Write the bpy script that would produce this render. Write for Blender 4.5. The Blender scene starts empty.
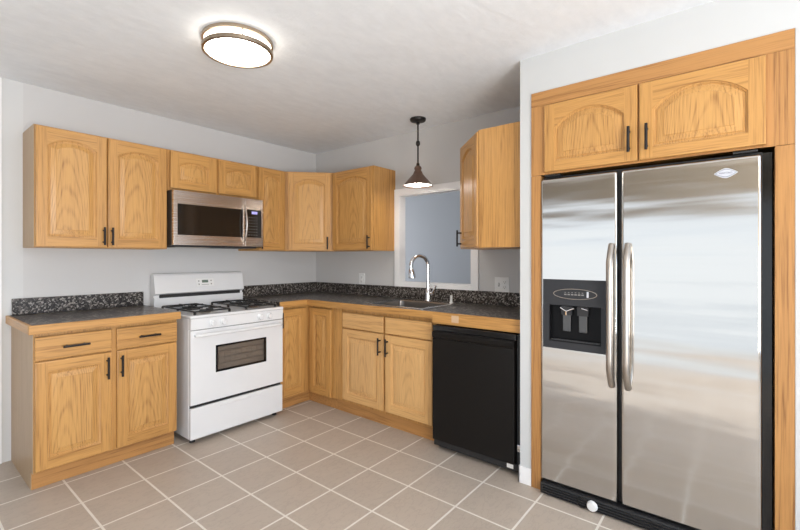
import bpy, bmesh, math, random
from mathutils import Vector, Matrix
random.seed(7)
PI = math.pi
S = bpy.context.scene
COL = S.collection

# ------------------------------------------------------------------ camera
cam = bpy.data.objects.new('camera', bpy.data.cameras.new('camera'))
COL.objects.link(cam)
cam.location = (-2.9838, -3.501, 1.2621)
cam.rotation_euler = (PI/2, 0, -0.8798)
cam.data.sensor_width = 36
cam.data.lens = 421.98*36/800
cam.data.shift_x = (400-390.1)/800
cam.data.shift_y = (258.1-265)/800
cam.data.clip_start = 0.02
S.camera = cam

# ------------------------------------------------------------------ world, daylight, exposure
W = bpy.data.worlds.new('world'); S.world = W
W.use_nodes = True
wn = W.node_tree
bg = wn.nodes['Background']
tc = wn.nodes.new('ShaderNodeTexCoord'); sx_ = wn.nodes.new('ShaderNodeSeparateXYZ'); rp = wn.nodes.new('ShaderNodeValToRGB')
wn.links.new(tc.outputs['Generated'], sx_.inputs[0]); wn.links.new(sx_.outputs[2], rp.inputs[0]); wn.links.new(rp.outputs[0], bg.inputs[0])
rp.color_ramp.elements[0].position = 0.0; rp.color_ramp.elements[0].color = (0.90, 0.95, 1.0, 1)
rp.color_ramp.elements[1].position = 0.35; rp.color_ramp.elements[1].color = (0.55, 0.73, 1.0, 1)
bg.inputs[1].default_value = 1.0

def area(name, loc, rot, sx, sy, power, color):
    l = bpy.data.lights.new(name, 'AREA'); l.shape = 'RECTANGLE'
    l.size = sx; l.size_y = sy; l.energy = power; l.color = color
    o = bpy.data.objects.new(name, l); COL.objects.link(o)
    o.location = loc; o.rotation_euler = rot
    return o
# daylight outside the patio door (left), outside the window behind the camera, and in the room beyond the pass-through
area('daylight_patio_door', (-4.40, -2.75, 0.98), (0, -PI/2, 0), 1.9, 3.5, 7.8, (0.80, 0.90, 1.0))
area('daylight_window', (-2.2, -6.55, 1.35), (PI/2, 0, 0), 3.2, 1.9, 46, (0.58, 0.76, 1.0))
area('daylight_next_room', (0.85, 1.55, 1.2), (-PI/2, 0, 0.25), 0.8, 1.2, 9, (0.95, 0.96, 1.0))
# added fill light behind the camera, aimed up to brighten the ceiling
area('ceiling_fill', (-3.2, -5.5, 0.9), Vector((-0.05, 0.66, 0.75)).to_track_quat('-Z', 'Y').to_euler(), 1.5, 1.5, 108, (1.0, 0.94, 0.865))
# low sun through the patio door onto the floor behind the camera
sl = bpy.data.lights.new('sun', 'SUN'); sl.energy = 2.5; sl.angle = 0.03; sl.color = (1.0, 0.95, 0.86)
so = bpy.data.objects.new('sun', sl); COL.objects.link(so)
so.rotation_euler = Vector((math.cos(0.86)*.98, -math.cos(0.86)*.28, -math.sin(0.86))).to_track_quat('-Z', 'Y').to_euler()

vs = S.view_settings
vs.view_transform = 'Standard'; vs.look = 'None'; vs.gamma = 1; vs.use_curve_mapping = False
vs.exposure = 0.29

# ------------------------------------------------------------------ node helpers
def newmat(name):
    m = bpy.data.materials.new(name); m.use_nodes = True
    nt = m.node_tree
    b = nt.nodes['Principled BSDF']
    return m, nt, b
def nd(nt, typ, **kw):
    n = nt.nodes.new(typ)
    for k, v in kw.items(): setattr(n, k, v)
    return n
def lk(nt, a, b): nt.links.new(a, b)
def vmath(nt, op, a, b=None):
    n = nd(nt, 'ShaderNodeVectorMath', operation=op)
    lk(nt, a, n.inputs[0])
    if b is not None:
        if isinstance(b, tuple): n.inputs[1].default_value = b
        else: lk(nt, b, n.inputs[1])
    return n.outputs[0]
def smath(nt, op, a, b=None, clamp=False):
    n = nd(nt, 'ShaderNodeMath', operation=op); n.use_clamp = clamp
    for i, v in enumerate((a, b)):
        if v is None: continue
        if isinstance(v, (int, float)): n.inputs[i].default_value = v
        else: lk(nt, v, n.inputs[i])
    return n.outputs[0]
def noise(nt, vec, scale, detail=2.0, rough=0.5):
    n = nd(nt, 'ShaderNodeTexNoise')
    n.inputs['Scale'].default_value = scale; n.inputs['Detail'].default_value = detail
    n.inputs['Roughness'].default_value = rough
    lk(nt, vec, n.inputs['Vector'])
    return n.outputs['Fac']
def mix(nt, fac, a, b):
    n = nd(nt, 'ShaderNodeMix', data_type='RGBA')
    if isinstance(fac, (int, float)): n.inputs[0].default_value = fac
    else: lk(nt, fac, n.inputs[0])
    for i, v in ((6, a), (7, b)):
        if isinstance(v, tuple): n.inputs[i].default_value = (*v, 1)
        else: lk(nt, v, n.inputs[i])
    return n.outputs[2]
def ramp(nt, fac, stops):
    n = nd(nt, 'ShaderNodeValToRGB')
    e = n.color_ramp.elements
    while len(e) < len(stops): e.new(0.5)
    for el, (p, c) in zip(e, stops):
        el.position = p; el.color = (*c, 1) if isinstance(c, tuple) else (c, c, c, 1)
    lk(nt, fac, n.inputs[0])
    return n.outputs[0]
def objvec(nt): return nd(nt, 'ShaderNodeTexCoord').outputs['Object']
def bump(nt, b, h, strength, dist):
    n = nd(nt, 'ShaderNodeBump')
    n.inputs['Strength'].default_value = strength; n.inputs['Distance'].default_value = dist
    lk(nt, h, n.inputs['Height']); lk(nt, n.outputs[0], b.inputs['Normal'])

def plain(name, col, rough=0.5, metal=0.0, spec=0.5, coat=0.0):
    m, nt, b = newmat(name)
    v = objvec(nt)
    f = noise(nt, v, 9.0, 3)
    c2 = tuple(min(1, x*0.955) for x in col)
    lk(nt, mix(nt, f, col, c2), b.inputs['Base Color'])
    b.inputs['Roughness'].default_value = rough; b.inputs['Metallic'].default_value = metal
    b.inputs['Specular IOR Level'].default_value = spec
    b.inputs['Coat Weight'].default_value = coat
    return m

def oak(name, axis, light, dark, seed=0.0, cathedral=False, ringmix=0.45, rough=0.36):
    m, nt, b = newmat(name)
    v = objvec(nt)
    rnd = nd(nt, 'ShaderNodeObjectInfo').outputs['Random']
    off = smath(nt, 'MULTIPLY', rnd, 40.0)
    cx = nd(nt, 'ShaderNodeCombineXYZ')
    for i in range(3): lk(nt, off, cx.inputs[i])
    vv = vmath(nt, 'ADD', vmath(nt, 'ADD', v, cx.outputs[0]), (seed, seed*1.7, seed*2.3))
    def along(a, c): return (c, c, a) if axis == 'z' else ((a, c, c) if axis == 'x' else (c, a, c))
    jit = smath(nt, 'SUBTRACT', noise(nt, vmath(nt, 'MULTIPLY', vv, along(1.6, 7.0)), 1.0, 3, 0.5), 0.5)
    if cathedral:      # plain-sawn board: nested arches in the middle, straight lines at the sides
        sp = nd(nt, 'ShaderNodeSeparateXYZ'); lk(nt, v, sp.inputs[0])
        xo = smath(nt, 'ADD', sp.outputs[0], smath(nt, 'MULTIPLY', smath(nt, 'SUBTRACT', smath(nt, 'FRACT', smath(nt, 'MULTIPLY', rnd, 7.3)), 0.5), 0.09))
        ja = smath(nt, 'SUBTRACT', noise(nt, vmath(nt, 'MULTIPLY', vv, along(1.1, 5.0)), 1.0, 2, 0.5), 0.5)
        xo = smath(nt, 'ADD', xo, smath(nt, 'MULTIPLY', ja, 0.07))
        ph = smath(nt, 'ADD', smath(nt, 'MULTIPLY', smath(nt, 'MULTIPLY', xo, xo), 420.0), smath(nt, 'MULTIPLY', sp.outputs[2], 6.5))
        ph = smath(nt, 'ADD', ph, smath(nt, 'MULTIPLY', jit, 3.2))
    else:
        n1 = noise(nt, vmath(nt, 'MULTIPLY', vv, along(0.7, 22.0)), 1.0, 1.5, 0.45)
        ph = smath(nt, 'MULTIPLY', n1, 5.0)
    s = smath(nt, 'ADD', smath(nt, 'MULTIPLY', smath(nt, 'SINE', smath(nt, 'MULTIPLY', ph, 2*PI)), 0.5), 0.5)
    ring = ramp(nt, s, [(0.45, 0.0), (0.85, 0.5), (1.0, 1.0)])
    pore = ramp(nt, noise(nt, vmath(nt, 'MULTIPLY', vv, along(7.0, 260.0)), 1.0, 2), [(0.42, 0.0), (0.66, 1.0)])
    streak = noise(nt, vmath(nt, 'MULTIPLY', vv, along(0.8, 30.0)), 1.0, 3)
    tone = noise(nt, vmath(nt, 'MULTIPLY', vv, along(0.5, 3.0)), 1.0, 2)
    f = smath(nt, 'ADD', smath(nt, 'MULTIPLY', smath(nt, 'MULTIPLY', ring, smath(nt, 'ADD', smath(nt, 'MULTIPLY', pore, 0.8), 0.45)), ringmix),
              smath(nt, 'MULTIPLY', pore, 0.26))
    f = smath(nt, 'ADD', f, smath(nt, 'MULTIPLY', smath(nt, 'SUBTRACT', tone, 0.5), 0.35))
    f = smath(nt, 'ADD', f, smath(nt, 'MULTIPLY', smath(nt, 'SUBTRACT', streak, 0.5), 0.45))
    f = smath(nt, 'ADD', f, smath(nt, 'MULTIPLY', smath(nt, 'SUBTRACT', rnd, 0.5), 0.14), clamp=True)
    lk(nt, mix(nt, f, light, dark), b.inputs['Base Color'])
    b.inputs['Roughness'].default_value = rough
    b.inputs['Specular IOR Level'].default_value = 0.45
    bump(nt, b, pore, 0.12, 0.001)
    return m

OL, OD = (0.575, 0.303, 0.092), (0.20, 0.074, 0.016)
M = {}
M['oak_v'] = oak('oak_vertical', 'z', OL, OD, 1.3, False, 0.30)
M['oak_panel'] = oak('oak_panel', 'z', (0.60, 0.328, 0.106), OD, 5.1, True, 0.34)
M['oak_h'] = oak('oak_horizontal', 'x', OL, OD, 3.7, False, 0.30)
M['oak_y'] = oak('oak_depthwise', 'y', OL, OD, 4.4, False, 0.30)
M['pale_v'] = oak('pale_oak_vertical', 'z', (0.70, 0.415, 0.165), (0.34, 0.155, 0.050), 1.3, False, 0.26)
M['pale_panel'] = oak('pale_oak_panel', 'z', (0.72, 0.435, 0.180), (0.34, 0.155, 0.050), 5.1, True, 0.26)
M['pale_h'] = oak('pale_oak_horizontal', 'x', (0.70, 0.415, 0.165), (0.34, 0.155, 0.050), 3.7, False, 0.26)
M['oak_side'] = oak('oak_side_veneer', 'z', (0.50, 0.345, 0.200), (0.32, 0.19, 0.095), 8.2, False, 0.2, 0.42)
M['oak_dark'] = oak('oak_trim', 'x', (0.50, 0.250, 0.082), (0.20, 0.080, 0.022), 9.9, False, 0.45)
M['oak_dark_v'] = oak('oak_trim_vertical', 'z', (0.50, 0.250, 0.082), (0.20, 0.080, 0.022), 2.9, False, 0.45)

def laminate(name='speckled_laminate', sc_=120):
    m, nt, b = newmat(name)
    v = objvec(nt)
    vo = nd(nt, 'ShaderNodeTexVoronoi'); vo.inputs['Scale'].default_value = sc_
    d = nd(nt, 'ShaderNodeVectorMath', operation='ADD')
    lk(nt, v, d.inputs[0])
    nn = nd(nt, 'ShaderNodeTexNoise'); nn.inputs['Scale'].default_value = 60
    lk(nt, v, nn.inputs['Vector'])
    sc = vmath(nt, 'MULTIPLY', nn.outputs['Color'], (0.02, 0.02, 0.02)); lk(nt, sc, d.inputs[1])
    lk(nt, d.outputs[0], vo.inputs['Vector'])
    sx = nd(nt, 'ShaderNodeSeparateColor'); lk(nt, vo.outputs['Color'], sx.inputs[0])
    c = ramp(nt, sx.outputs[0], [(0.0, (0.012, 0.011, 0.011)), (0.38, (0.035, 0.030, 0.027)), (0.62, (0.12, 0.105, 0.095)), (0.82, (0.36, 0.33, 0.30))])
    for n in nt.nodes:
        if n.bl_idname == 'ShaderNodeValToRGB': n.color_ramp.interpolation = 'CONSTANT'
    big = noise(nt, v, 5, 3)
    lk(nt, mix(nt, smath(nt, 'MULTIPLY', big, 0.35), c, (0.07, 0.055, 0.045)), b.inputs['Base Color'])
    b.inputs['Roughness'].default_value = 0.30
    b.inputs['Specular IOR Level'].default_value = 0.28
    return m
M['laminate'] = laminate()
M['laminate_top'] = laminate('speckled_laminate_top', 72)

def stainless(name, col, rough, wav=0.0, wscale=(1, 1, 1), wdist=0.02, streak=(2, 2, 400)):
    m, nt, b = newmat(name)
    v = objvec(nt)
    br = noise(nt, vmath(nt, 'MULTIPLY', v, streak), 1.0, 2)
    lk(nt, mix(nt, br, col, tuple(x*0.97 for x in col)), b.inputs['Base Color'])
    b.inputs['Metallic'].default_value = 1.0
    lk(nt, smath(nt, 'ADD', smath(nt, 'MULTIPLY', br, 0.04), rough-0.02), b.inputs['Roughness'])
    if wav:
        h = smath(nt, 'ADD', noise(nt, vmath(nt, 'MULTIPLY', v, wscale), 1.0, 1.5, 0.5), smath(nt, 'MULTIPLY', noise(nt, vmath(nt, 'MULTIPLY', v, (1.3, 1.3, 15.0)), 1.0, 2, 0.5), 0.07))
        bump(nt, b, h, wav, wdist)
    return m
M['steel_door'] = stainless('wavy_brushed_stainless', (0.60, 0.58, 0.55), 0.13, 1.0, (0.9, 0.8, 6.5), 0.0075, (2, 2, 350))
M['steel'] = stainless('brushed_stainless', (0.62, 0.55, 0.49), 0.27)
M['steel_sink'] = stainless('sink_stainless', (0.30, 0.275, 0.255), 0.30)  # bowl darkened in colour to stand for the dark surroundings it reflects
M['steel_rim'] = stainless('sink_rim_stainless', (0.78, 0.77, 0.75), 0.2)  # rim highlights put into the colour, lighter than the bowl
M['nickel'] = stainless('satin_nickel', (0.47, 0.43, 0.39), 0.30)
M['chrome'] = plain('chrome', (0.80, 0.80, 0.82), 0.08, 1.0)
M['enamel'] = plain('white_enamel', (0.80, 0.805, 0.815), 0.16, 0, 0.5, 0.3)
M['white_plastic'] = plain('white_plastic', (0.83, 0.83, 0.82), 0.35)
M['outlet_slot'] = plain('dark_slot', (0.20, 0.19, 0.18), 0.5)
M['black_gloss'] = plain('black_gloss', (0.010, 0.010, 0.011), 0.13)
M['dw_black'] = plain('black_appliance', (0.009, 0.008, 0.0075), 0.30, 0, 0.22)
M['black_matte'] = plain('black_matte', (0.018, 0.018, 0.019), 0.5)
M['black_iron'] = plain('cast_iron', (0.012, 0.012, 0.012), 0.42)
M['recess_black'] = plain('recess_black', (0.008, 0.008, 0.009), 0.35, 0, 0.12)
M['charcoal'] = plain('charcoal_plastic', (0.034, 0.035, 0.039), 0.42, 0, 0.3)
M['charcoal_light'] = plain('grey_plastic', (0.07, 0.072, 0.076), 0.35)
M['handle_black'] = plain('handle_black', (0.016, 0.013, 0.012), 0.35, 0.4)
M['bronze'] = plain('dark_bronze', (0.17, 0.105, 0.078), 0.34, 0.6)
M['canopy_black'] = plain('black_bronze', (0.022, 0.019, 0.018), 0.4, 0.5)
M['rim_bronze'] = stainless('brushed_bronze_rim', (0.40, 0.32, 0.24), 0.30)
M['trim_white'] = plain('trim_paint', (0.91, 0.91, 0.915), 0.35)
M['brown_glass_back'] = plain('oven_interior', (0.32, 0.255, 0.20), 0.5)
M['rack'] = plain('oven_rack', (0.30, 0.27, 0.24), 0.4, 0.6)
M['mw_glass'] = plain('smoked_glass', (0.013, 0.010, 0.008), 0.09)
M['grey_btn'] = plain('button_grey', (0.30, 0.29, 0.28), 0.5)
M['emblem_blue'] = plain('emblem_border', (0.05, 0.06, 0.13), 0.4, 0.0)
M['emblem_white'] = plain('emblem_face', (0.62, 0.64, 0.70), 0.3, 0.0)
M['sticker'] = plain('sticker_white', (0.85, 0.85, 0.83), 0.5)
M['worn'] = plain('worn_patch', (0.60, 0.42, 0.27), 0.6)

def glassmat():
    m, nt, b = newmat('thin_glass')
    b.inputs['Base Color'].default_value = (0.02, 0.016, 0.012, 1)
    b.inputs['Roughness'].default_value = 0.03
    b.inputs['Alpha'].default_value = 0.15
    return m
M['glass'] = glassmat()

def emit(name, col, st, base=(0.9, 0.9, 0.9)):
    m, nt, b = newmat(name)
    b.inputs['Base Color'].default_value = (*base, 1)
    b.inputs['Emission Color'].default_value = (*col, 1)
    b.inputs['Emission Strength'].default_value = st
    b.inputs['Roughness'].default_value = 0.4
    return m
M['diffuser'] = emit('lit_diffuser', (1.0, 0.93, 0.82), 16.0)
M['diffuser_side'] = emit('lit_diffuser_side', (1.0, 0.92, 0.80), 5.5)
M['bulb'] = emit('lit_bulb', (1.0, 0.93, 0.84), 45.0)
M['display'] = emit('lit_display', (0.45, 0.42, 0.9), 0.9, (0.02, 0.02, 0.03))
M['clock'] = emit('lit_clock', (0.55, 0.75, 0.6), 0.15, (0.02, 0.025, 0.02))

def paint(name, col, bs=0.06):
    m, nt, b = newmat(name)
    v = objvec(nt)
    f = noise(nt, v, 1.3, 3)
    lk(nt, mix(nt, f, col, tuple(x*0.97 for x in col)), b.inputs['Base Color'])
    b.inputs['Roughness'].default_value = 0.55
    b.inputs['Specular IOR Level'].default_value = 0.3
    bump(nt, b, noise(nt, v, 140, 3), bs, 0.002)
    return m
M['wall'] = paint('wall_paint', (0.630, 0.623, 0.618))
M['wall_light'] = paint('wall_lighter_end', (0.67, 0.67, 0.665))
M['wall_fridge'] = paint('wall_paint_white', (0.62, 0.635, 0.64))
M['wall_beige'] = paint('wall_paint_beige', (0.30, 0.245, 0.175))
M['wall_blue'] = paint('wall_paint_blue', (0.56, 0.575, 0.60))
M['patio'] = paint('patio_concrete', (0.50, 0.49, 0.47))

def ceilmat():
    m, nt, b = newmat('textured_ceiling')
    v = objvec(nt)
    n1 = noise(nt, vmath(nt, 'MULTIPLY', v, (1.0, 2.2, 1.0)), 9, 5, 0.62)
    n2 = noise(nt, v, 60, 3)
    lk(nt, mix(nt, ramp(nt, n1, [(0.35, 0.0), (0.65, 1.0)]), (0.83, 0.865, 0.905), (0.88, 0.915, 0.955)), b.inputs['Base Color'])
    b.inputs['Roughness'].default_value = 0.7
    b.inputs['Specular IOR Level'].default_value = 0.2
    bump(nt, b, smath(nt, 'ADD', smath(nt, 'MULTIPLY', n1, 0.8), smath(nt, 'MULTIPLY', n2, 0.25)), 0.35, 0.012)
    return m
M['ceiling'] = ceilmat()

def tilemat():
    m, nt, b = newmat('floor_tile')
    v = vmath(nt, 'ADD', objvec(nt), (0.82+0.3*40, 0.89+0.3*40, 0))
    br = nd(nt, 'ShaderNodeTexBrick'); br.offset = 0.0; br.squash = 1.0
    br.inputs['Scale'].default_value = 1.0
    br.inputs['Brick Width'].default_value = 0.3; br.inputs['Row Height'].default_value = 0.3
    br.inputs['Mortar Size'].default_value = 0.0056; br.inputs['Mortar Smooth'].default_value = 0.15
    br.inputs['Bias'].default_value = 0.0
    br.inputs['Color1'].default_value = (0, 0, 0, 1); br.inputs['Color2'].default_value = (1, 1, 1, 1)
    lk(nt, vmath(nt, 'ADD', v, (0, 0, 0)), br.inputs['Vector'])
    sep = nd(nt, 'ShaderNodeSeparateColor'); lk(nt, br.outputs['Color'], sep.inputs[0])
    cl = noise(nt, v, 7, 5, 0.6)
    veins = ramp(nt, noise(nt, vmath(nt, 'MULTIPLY', v, (1.0, 2.3, 1)), 9, 5, 0.6), [(0.47, 0.0), (0.5, 1.0), (0.53, 0.0)])
    f = smath(nt, 'ADD', smath(nt, 'MULTIPLY', sep.outputs[0], 0.35), smath(nt, 'MULTIPLY', cl, 0.75), clamp=True)
    tile = mix(nt, f, (0.56, 0.478, 0.400), (0.45, 0.380, 0.315))
    tile = mix(nt, smath(nt, 'MULTIPLY', veins, 0.16), tile, (0.20, 0.165, 0.14))
    grout = mix(nt, noise(nt, v, 20, 3), (0.86, 0.81, 0.74), (0.74, 0.69, 0.62))
    lk(nt, mix(nt, br.outputs['Fac'], tile, grout), b.inputs['Base Color'])
    b.inputs['Roughness'].default_value = 0.42
    b.inputs['Specular IOR Level'].default_value = 0.4
    bump(nt, b, smath(nt, 'SUBTRACT', smath(nt, 'MULTIPLY', cl, 0.12), smath(nt, 'MULTIPLY', br.outputs['Fac'], 0.6)), 0.4, 0.004)
    return m
M['floor'] = tilemat()

# ------------------------------------------------------------------ mesh helpers
def shade(bm):      # smooth shading that keeps large flat faces flat beside their rounded edges
    bm.normal_update()
    for f in bm.faces: f.smooth = True
    for e in bm.edges:
        if len(e.link_faces) != 2: continue
        a = e.calc_face_angle(0.0)
        A, B = (f.calc_area() for f in e.link_faces)
        if a > math.radians(32) or (a > math.radians(11) and max(A, B) > 8*min(A, B)): e.smooth = False
class MB:
    def __init__(s): s.bm = bmesh.new(); s.mats = []
    def mi(s, m):
        if m not in s.mats: s.mats.append(m)
        return s.mats.index(m)
    def box(s, x0, x1, y0, y1, z0, z1, m, bev=0.0, seg=2):
        if x0 > x1: x0, x1 = x1, x0
        if y0 > y1: y0, y1 = y1, y0
        if z0 > z1: z0, z1 = z1, z0
        t = bmesh.new()
        bmesh.ops.create_cube(t, size=1.0)
        bmesh.ops.scale(t, vec=(x1-x0, y1-y0, z1-z0), verts=t.verts)
        bmesh.ops.translate(t, vec=((x0+x1)/2, (y0+y1)/2, (z0+z1)/2), verts=t.verts)
        if bev: bmesh.ops.bevel(t, geom=t.edges[:], offset=bev, segments=seg, affect='EDGES', profile=0.5)
        s.add(t, m); return s
    def add(s, t, m, mat=None):
        i = s.mi(m)
        if mat is not None: bmesh.ops.transform(t, matrix=mat, verts=t.verts)
        mp = {}
        for v in t.verts: mp[v] = s.bm.verts.new(v.co)
        for f in t.faces:
            try: nf = s.bm.faces.new([mp[v] for v in f.verts]); nf.material_index = i
            except ValueError: pass
        t.free()
    def prism(s, pts, z0, z1, m):           # pts in xy
        t = bmesh.new()
        a = [t.verts.new((x, y, z0)) for x, y in pts]; b = [t.verts.new((x, y, z1)) for x, y in pts]
        t.faces.new(a[::-1]); t.faces.new(b)
        n = len(pts)
        for k in range(n): t.faces.new((a[k], a[(k+1) % n], b[(k+1) % n], b[k]))
        bmesh.ops.recalc_face_normals(t, faces=t.faces)
        s.add(t, m); return s
    def extrude_x(s, pts, x0, x1, m):       # pts in yz
        t = bmesh.new()
        a = [t.verts.new((x0, y, z)) for y, z in pts]; b = [t.verts.new((x1, y, z)) for y, z in pts]
        t.faces.new(a[::-1]); t.faces.new(b)
        n = len(pts)
        for k in range(n): t.faces.new((a[k], a[(k+1) % n], b[(k+1) % n], b[k]))
        bmesh.ops.recalc_face_normals(t, faces=t.faces)
        s.add(t, m); return s
    def lathe(s, prof, m, n=32, mat=None):  # (r,z) about z
        t = bmesh.new()
        rings = []
        for r, z in prof:
            if r < 1e-6: rings.append([t.verts.new((0, 0, z))])
            else: rings.append([t.verts.new((r*math.cos(2*PI*k/n), r*math.sin(2*PI*k/n), z)) for k in range(n)])
        for A, B in zip(rings, rings[1:]):
            for k in range(n):
                k2 = (k+1) % n
                if len(A) == 1 and len(B) == 1: continue
                if len(A) == 1: t.faces.new((A[0], B[k], B[k2]))
                elif len(B) == 1: t.faces.new((A[k], B[0], A[k2]))
                else: t.faces.new((A[k], B[k], B[k2], A[k2]))
        bmesh.ops.recalc_face_normals(t, faces=t.faces)
        s.add(t, m, mat); return s
    def tube(s, path, r, m, n=12, flat=1.0, ref=None):
        P = [Vector(p) for p in path]
        rs = r if isinstance(r, (list, tuple)) else [r]*len(P)
        t = bmesh.new(); rings = []
        T0 = (P[1]-P[0]).normalized()
        up = Vector(ref) if ref else (Vector((0, 0, 1)) if abs(T0.z) < 0.9 else Vector((1, 0, 0)))
        N = (up - T0*up.dot(T0)).normalized()
        for i, p in enumerate(P):
            if i == 0: T = (P[1]-P[0])
            elif i == len(P)-1: T = (P[-1]-P[-2])
            else: T = (P[i+1]-P[i-1])
            T.normalize(); N = (N - T*N.dot(T)).normalized(); B = T.cross(N)
            rings.append([t.verts.new(p + N*(rs[i]*math.cos(2*PI*k/n)) + B*(rs[i]*flat*math.sin(2*PI*k/n))) for k in range(n)])
        for A, B in zip(rings, rings[1:]):
            for k in range(n): t.faces.new((A[k], A[(k+1) % n], B[(k+1) % n], B[k]))
        t.faces.new(rings[0][::-1]); t.faces.new(rings[-1])
        bmesh.ops.recalc_face_normals(t, faces=t.faces)
        s.add(t, m); return s
    def build(s, name, parent=None, loc=(0, 0, 0), rot=(0, 0, 0), smooth=True):
        me = bpy.data.meshes.new(name)
        if smooth: shade(s.bm)
        s.bm.to_mesh(me); s.bm.free()
        for m in s.mats: me.materials.append(M[m])
        o = bpy.data.objects.new(name, me); COL.objects.link(o)
        o.location = loc; o.rotation_euler = rot
        if parent: o.parent = parent
        return o
def Tm(x, y, z): return Matrix.Translation((x, y, z))
RX = lambda a: Matrix.Rotation(a, 4, 'X')
RY = lambda a: Matrix.Rotation(a, 4, 'Y')
def tag(o, label=None, cat=None, group=None, kind=None):
    if label: o['label'] = label
    if cat: o['category'] = cat
    if group: o['group'] = group
    if kind: o['kind'] = kind
    return o
def thing(name, label, cat, loc=(0, 0, 0), rz=0, group=None):
    o = bpy.data.objects.new(name, None); COL.objects.link(o)
    o.empty_display_size = 0.1
    o.location = loc; o.rotation_euler = (0, 0, rz)
    return tag(o, label, cat, group)
def struct(name, mb): return tag(mb.build(name), kind='structure')

# ------------------------------------------------------------------ the room
H = 2.374
XL, YF = -4.2, -6.4
XW = -0.684
struct('floor', MB().box(XL-.1, 2.7, YF-.1, 1.9, -0.1, 0, 'floor'))
struct('ceiling', MB().box(XL-.1, 2.7, YF-.1, 1.9, H, H+.1, 'ceiling'))
# back wall (behind the range); its left end past the cabinets has a lighter tone
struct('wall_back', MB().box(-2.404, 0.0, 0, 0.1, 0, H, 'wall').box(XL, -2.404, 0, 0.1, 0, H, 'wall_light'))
# sink wall with its pass-through opening
OY0, OY1, OZ0, OZ1 = -1.15, -1.876, 1.040, 1.822
WT = 0.07
w = MB()
w.box(0, WT, OY0, 0.1, 0, H, 'wall').box(0, WT, -3.72, OY1, 0, H, 'wall')
w.box(0, WT, OY1, OY0, 0, OZ0, 'wall').box(0, WT, OY1, OY0, OZ1, H, 'wall')
struct('wall_right', w)
# wall around the refrigerator: end of a partition, soffit and the wall carrying on to the right
w = MB()
w.box(XW, 0, -2.615, -2.550, 0, H, 'wall_fridge')
w.box(XW, 0, -3.672, -2.615, 2.170, H, 'wall_fridge')
w.box(XW, 0.0, YF, -3.672, 0, H, 'wall_fridge')
struct('wall_fridge', w)
# unseen sides that shape the light: patio door opening on the left, window behind the camera
w = MB()
w.box(XL-.1, XL, YF, -4.50, 0, H, 'wall_beige').box(XL-.1, XL, -1.00, 0.1, 0, H, 'wall_beige').box(XL-.1, XL, -4.50, -1.00, 1.88, H, 'wall_beige')
struct('wall_left', w)
w = MB()
w.box(XL, -3.8, YF-.1, YF, 0, H, 'wall').box(-0.6, 0, YF-.1, YF, 0, H, 'wall')
w.box(-3.8, -0.6, YF-.1, YF, 0, 0.40, 'wall').box(-3.8, -0.6, YF-.1, YF, 2.2, H, 'wall')
struct('wall_front', w)
# the room seen through the pass-through
w = MB()
w.box(2.0, 2.1, -4.5, 1.8, 0, H, 'wall_blue').box(WT, 2.0, 1.7, 1.8, 0, 0.4, 'wall_blue').box(WT, 2.0, -3.72, -3.62, 0, H, 'wall_blue')
struct('wall_next_room', w)
struct('floor_patio', MB().box(-12, XL-.1, -9, 4, -0.12, -0.02, 'patio'))
# casing of the pass-through, with its jambs and stool
c = MB()
cw = 0.059
c.box(-0.018, -0.0005, OY0, OY0+.0535, OZ0-cw, OZ1+cw, 'trim_white', .003)
c.box(-0.018, -0.0005, OY1-cw, OY1, OZ0-cw, OZ1+cw, 'trim_white', .003)
c.box(-0.018, -0.0005, OY1, OY0, OZ1, OZ1+cw, 'trim_white', .003)
c.box(-0.018, -0.0005, OY1, OY0, OZ0-cw, OZ0, 'trim_white', .003)
c.box(-0.016, WT, OY0-.006, OY0-.0005, OZ0, OZ1, 'trim_white').box(-0.016, WT, OY1+.0005, OY1+.006, OZ0, OZ1, 'trim_white')
c.box(-0.016, WT, OY1, OY0, OZ1-.006, OZ1-.0005, 'trim_white').box(-0.016, WT, OY1, OY0, OZ0+.0005, OZ0+.012, 'trim_white')
struct('trim_1', c)
# flat casing at the left end of the back wall
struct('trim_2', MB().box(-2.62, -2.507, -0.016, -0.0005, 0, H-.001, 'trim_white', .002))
b = MB()
b.box(XW-.006, XW-.0005, -2.6148, -2.543, 0, 0.095, 'trim_white', .001)
b.box(XW-.006, -0.664, -2.5495, -2.543, 0, 0.095, 'trim_white', .001)
struct('baseboard_1', b)

# ------------------------------------------------------------------ cabinetry parts (local frame: x right, front at -y, z up)
def bar_pull(name, parent, loc, length, vertical, r=0.0066, proj=0.030):
    m = MB(); L = length/2
    ax = (lambda t: (0, -proj, t)) if vertical else (lambda t: (t, -proj, 0))
    m.tube([ax(-L), ax(-L*.5), ax(L*.5), ax(L)], r, 'handle_black', 10)
    for s_ in (-1, 1):
        q = ax(s_*L*0.66)
        m.tube([(q[0], 0.0, q[2]), (q[0], -proj*.5, q[2]), (q[0], -proj, q[2])], r*0.85, 'handle_black', 8)
    return m.build(name, parent, loc)

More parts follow.
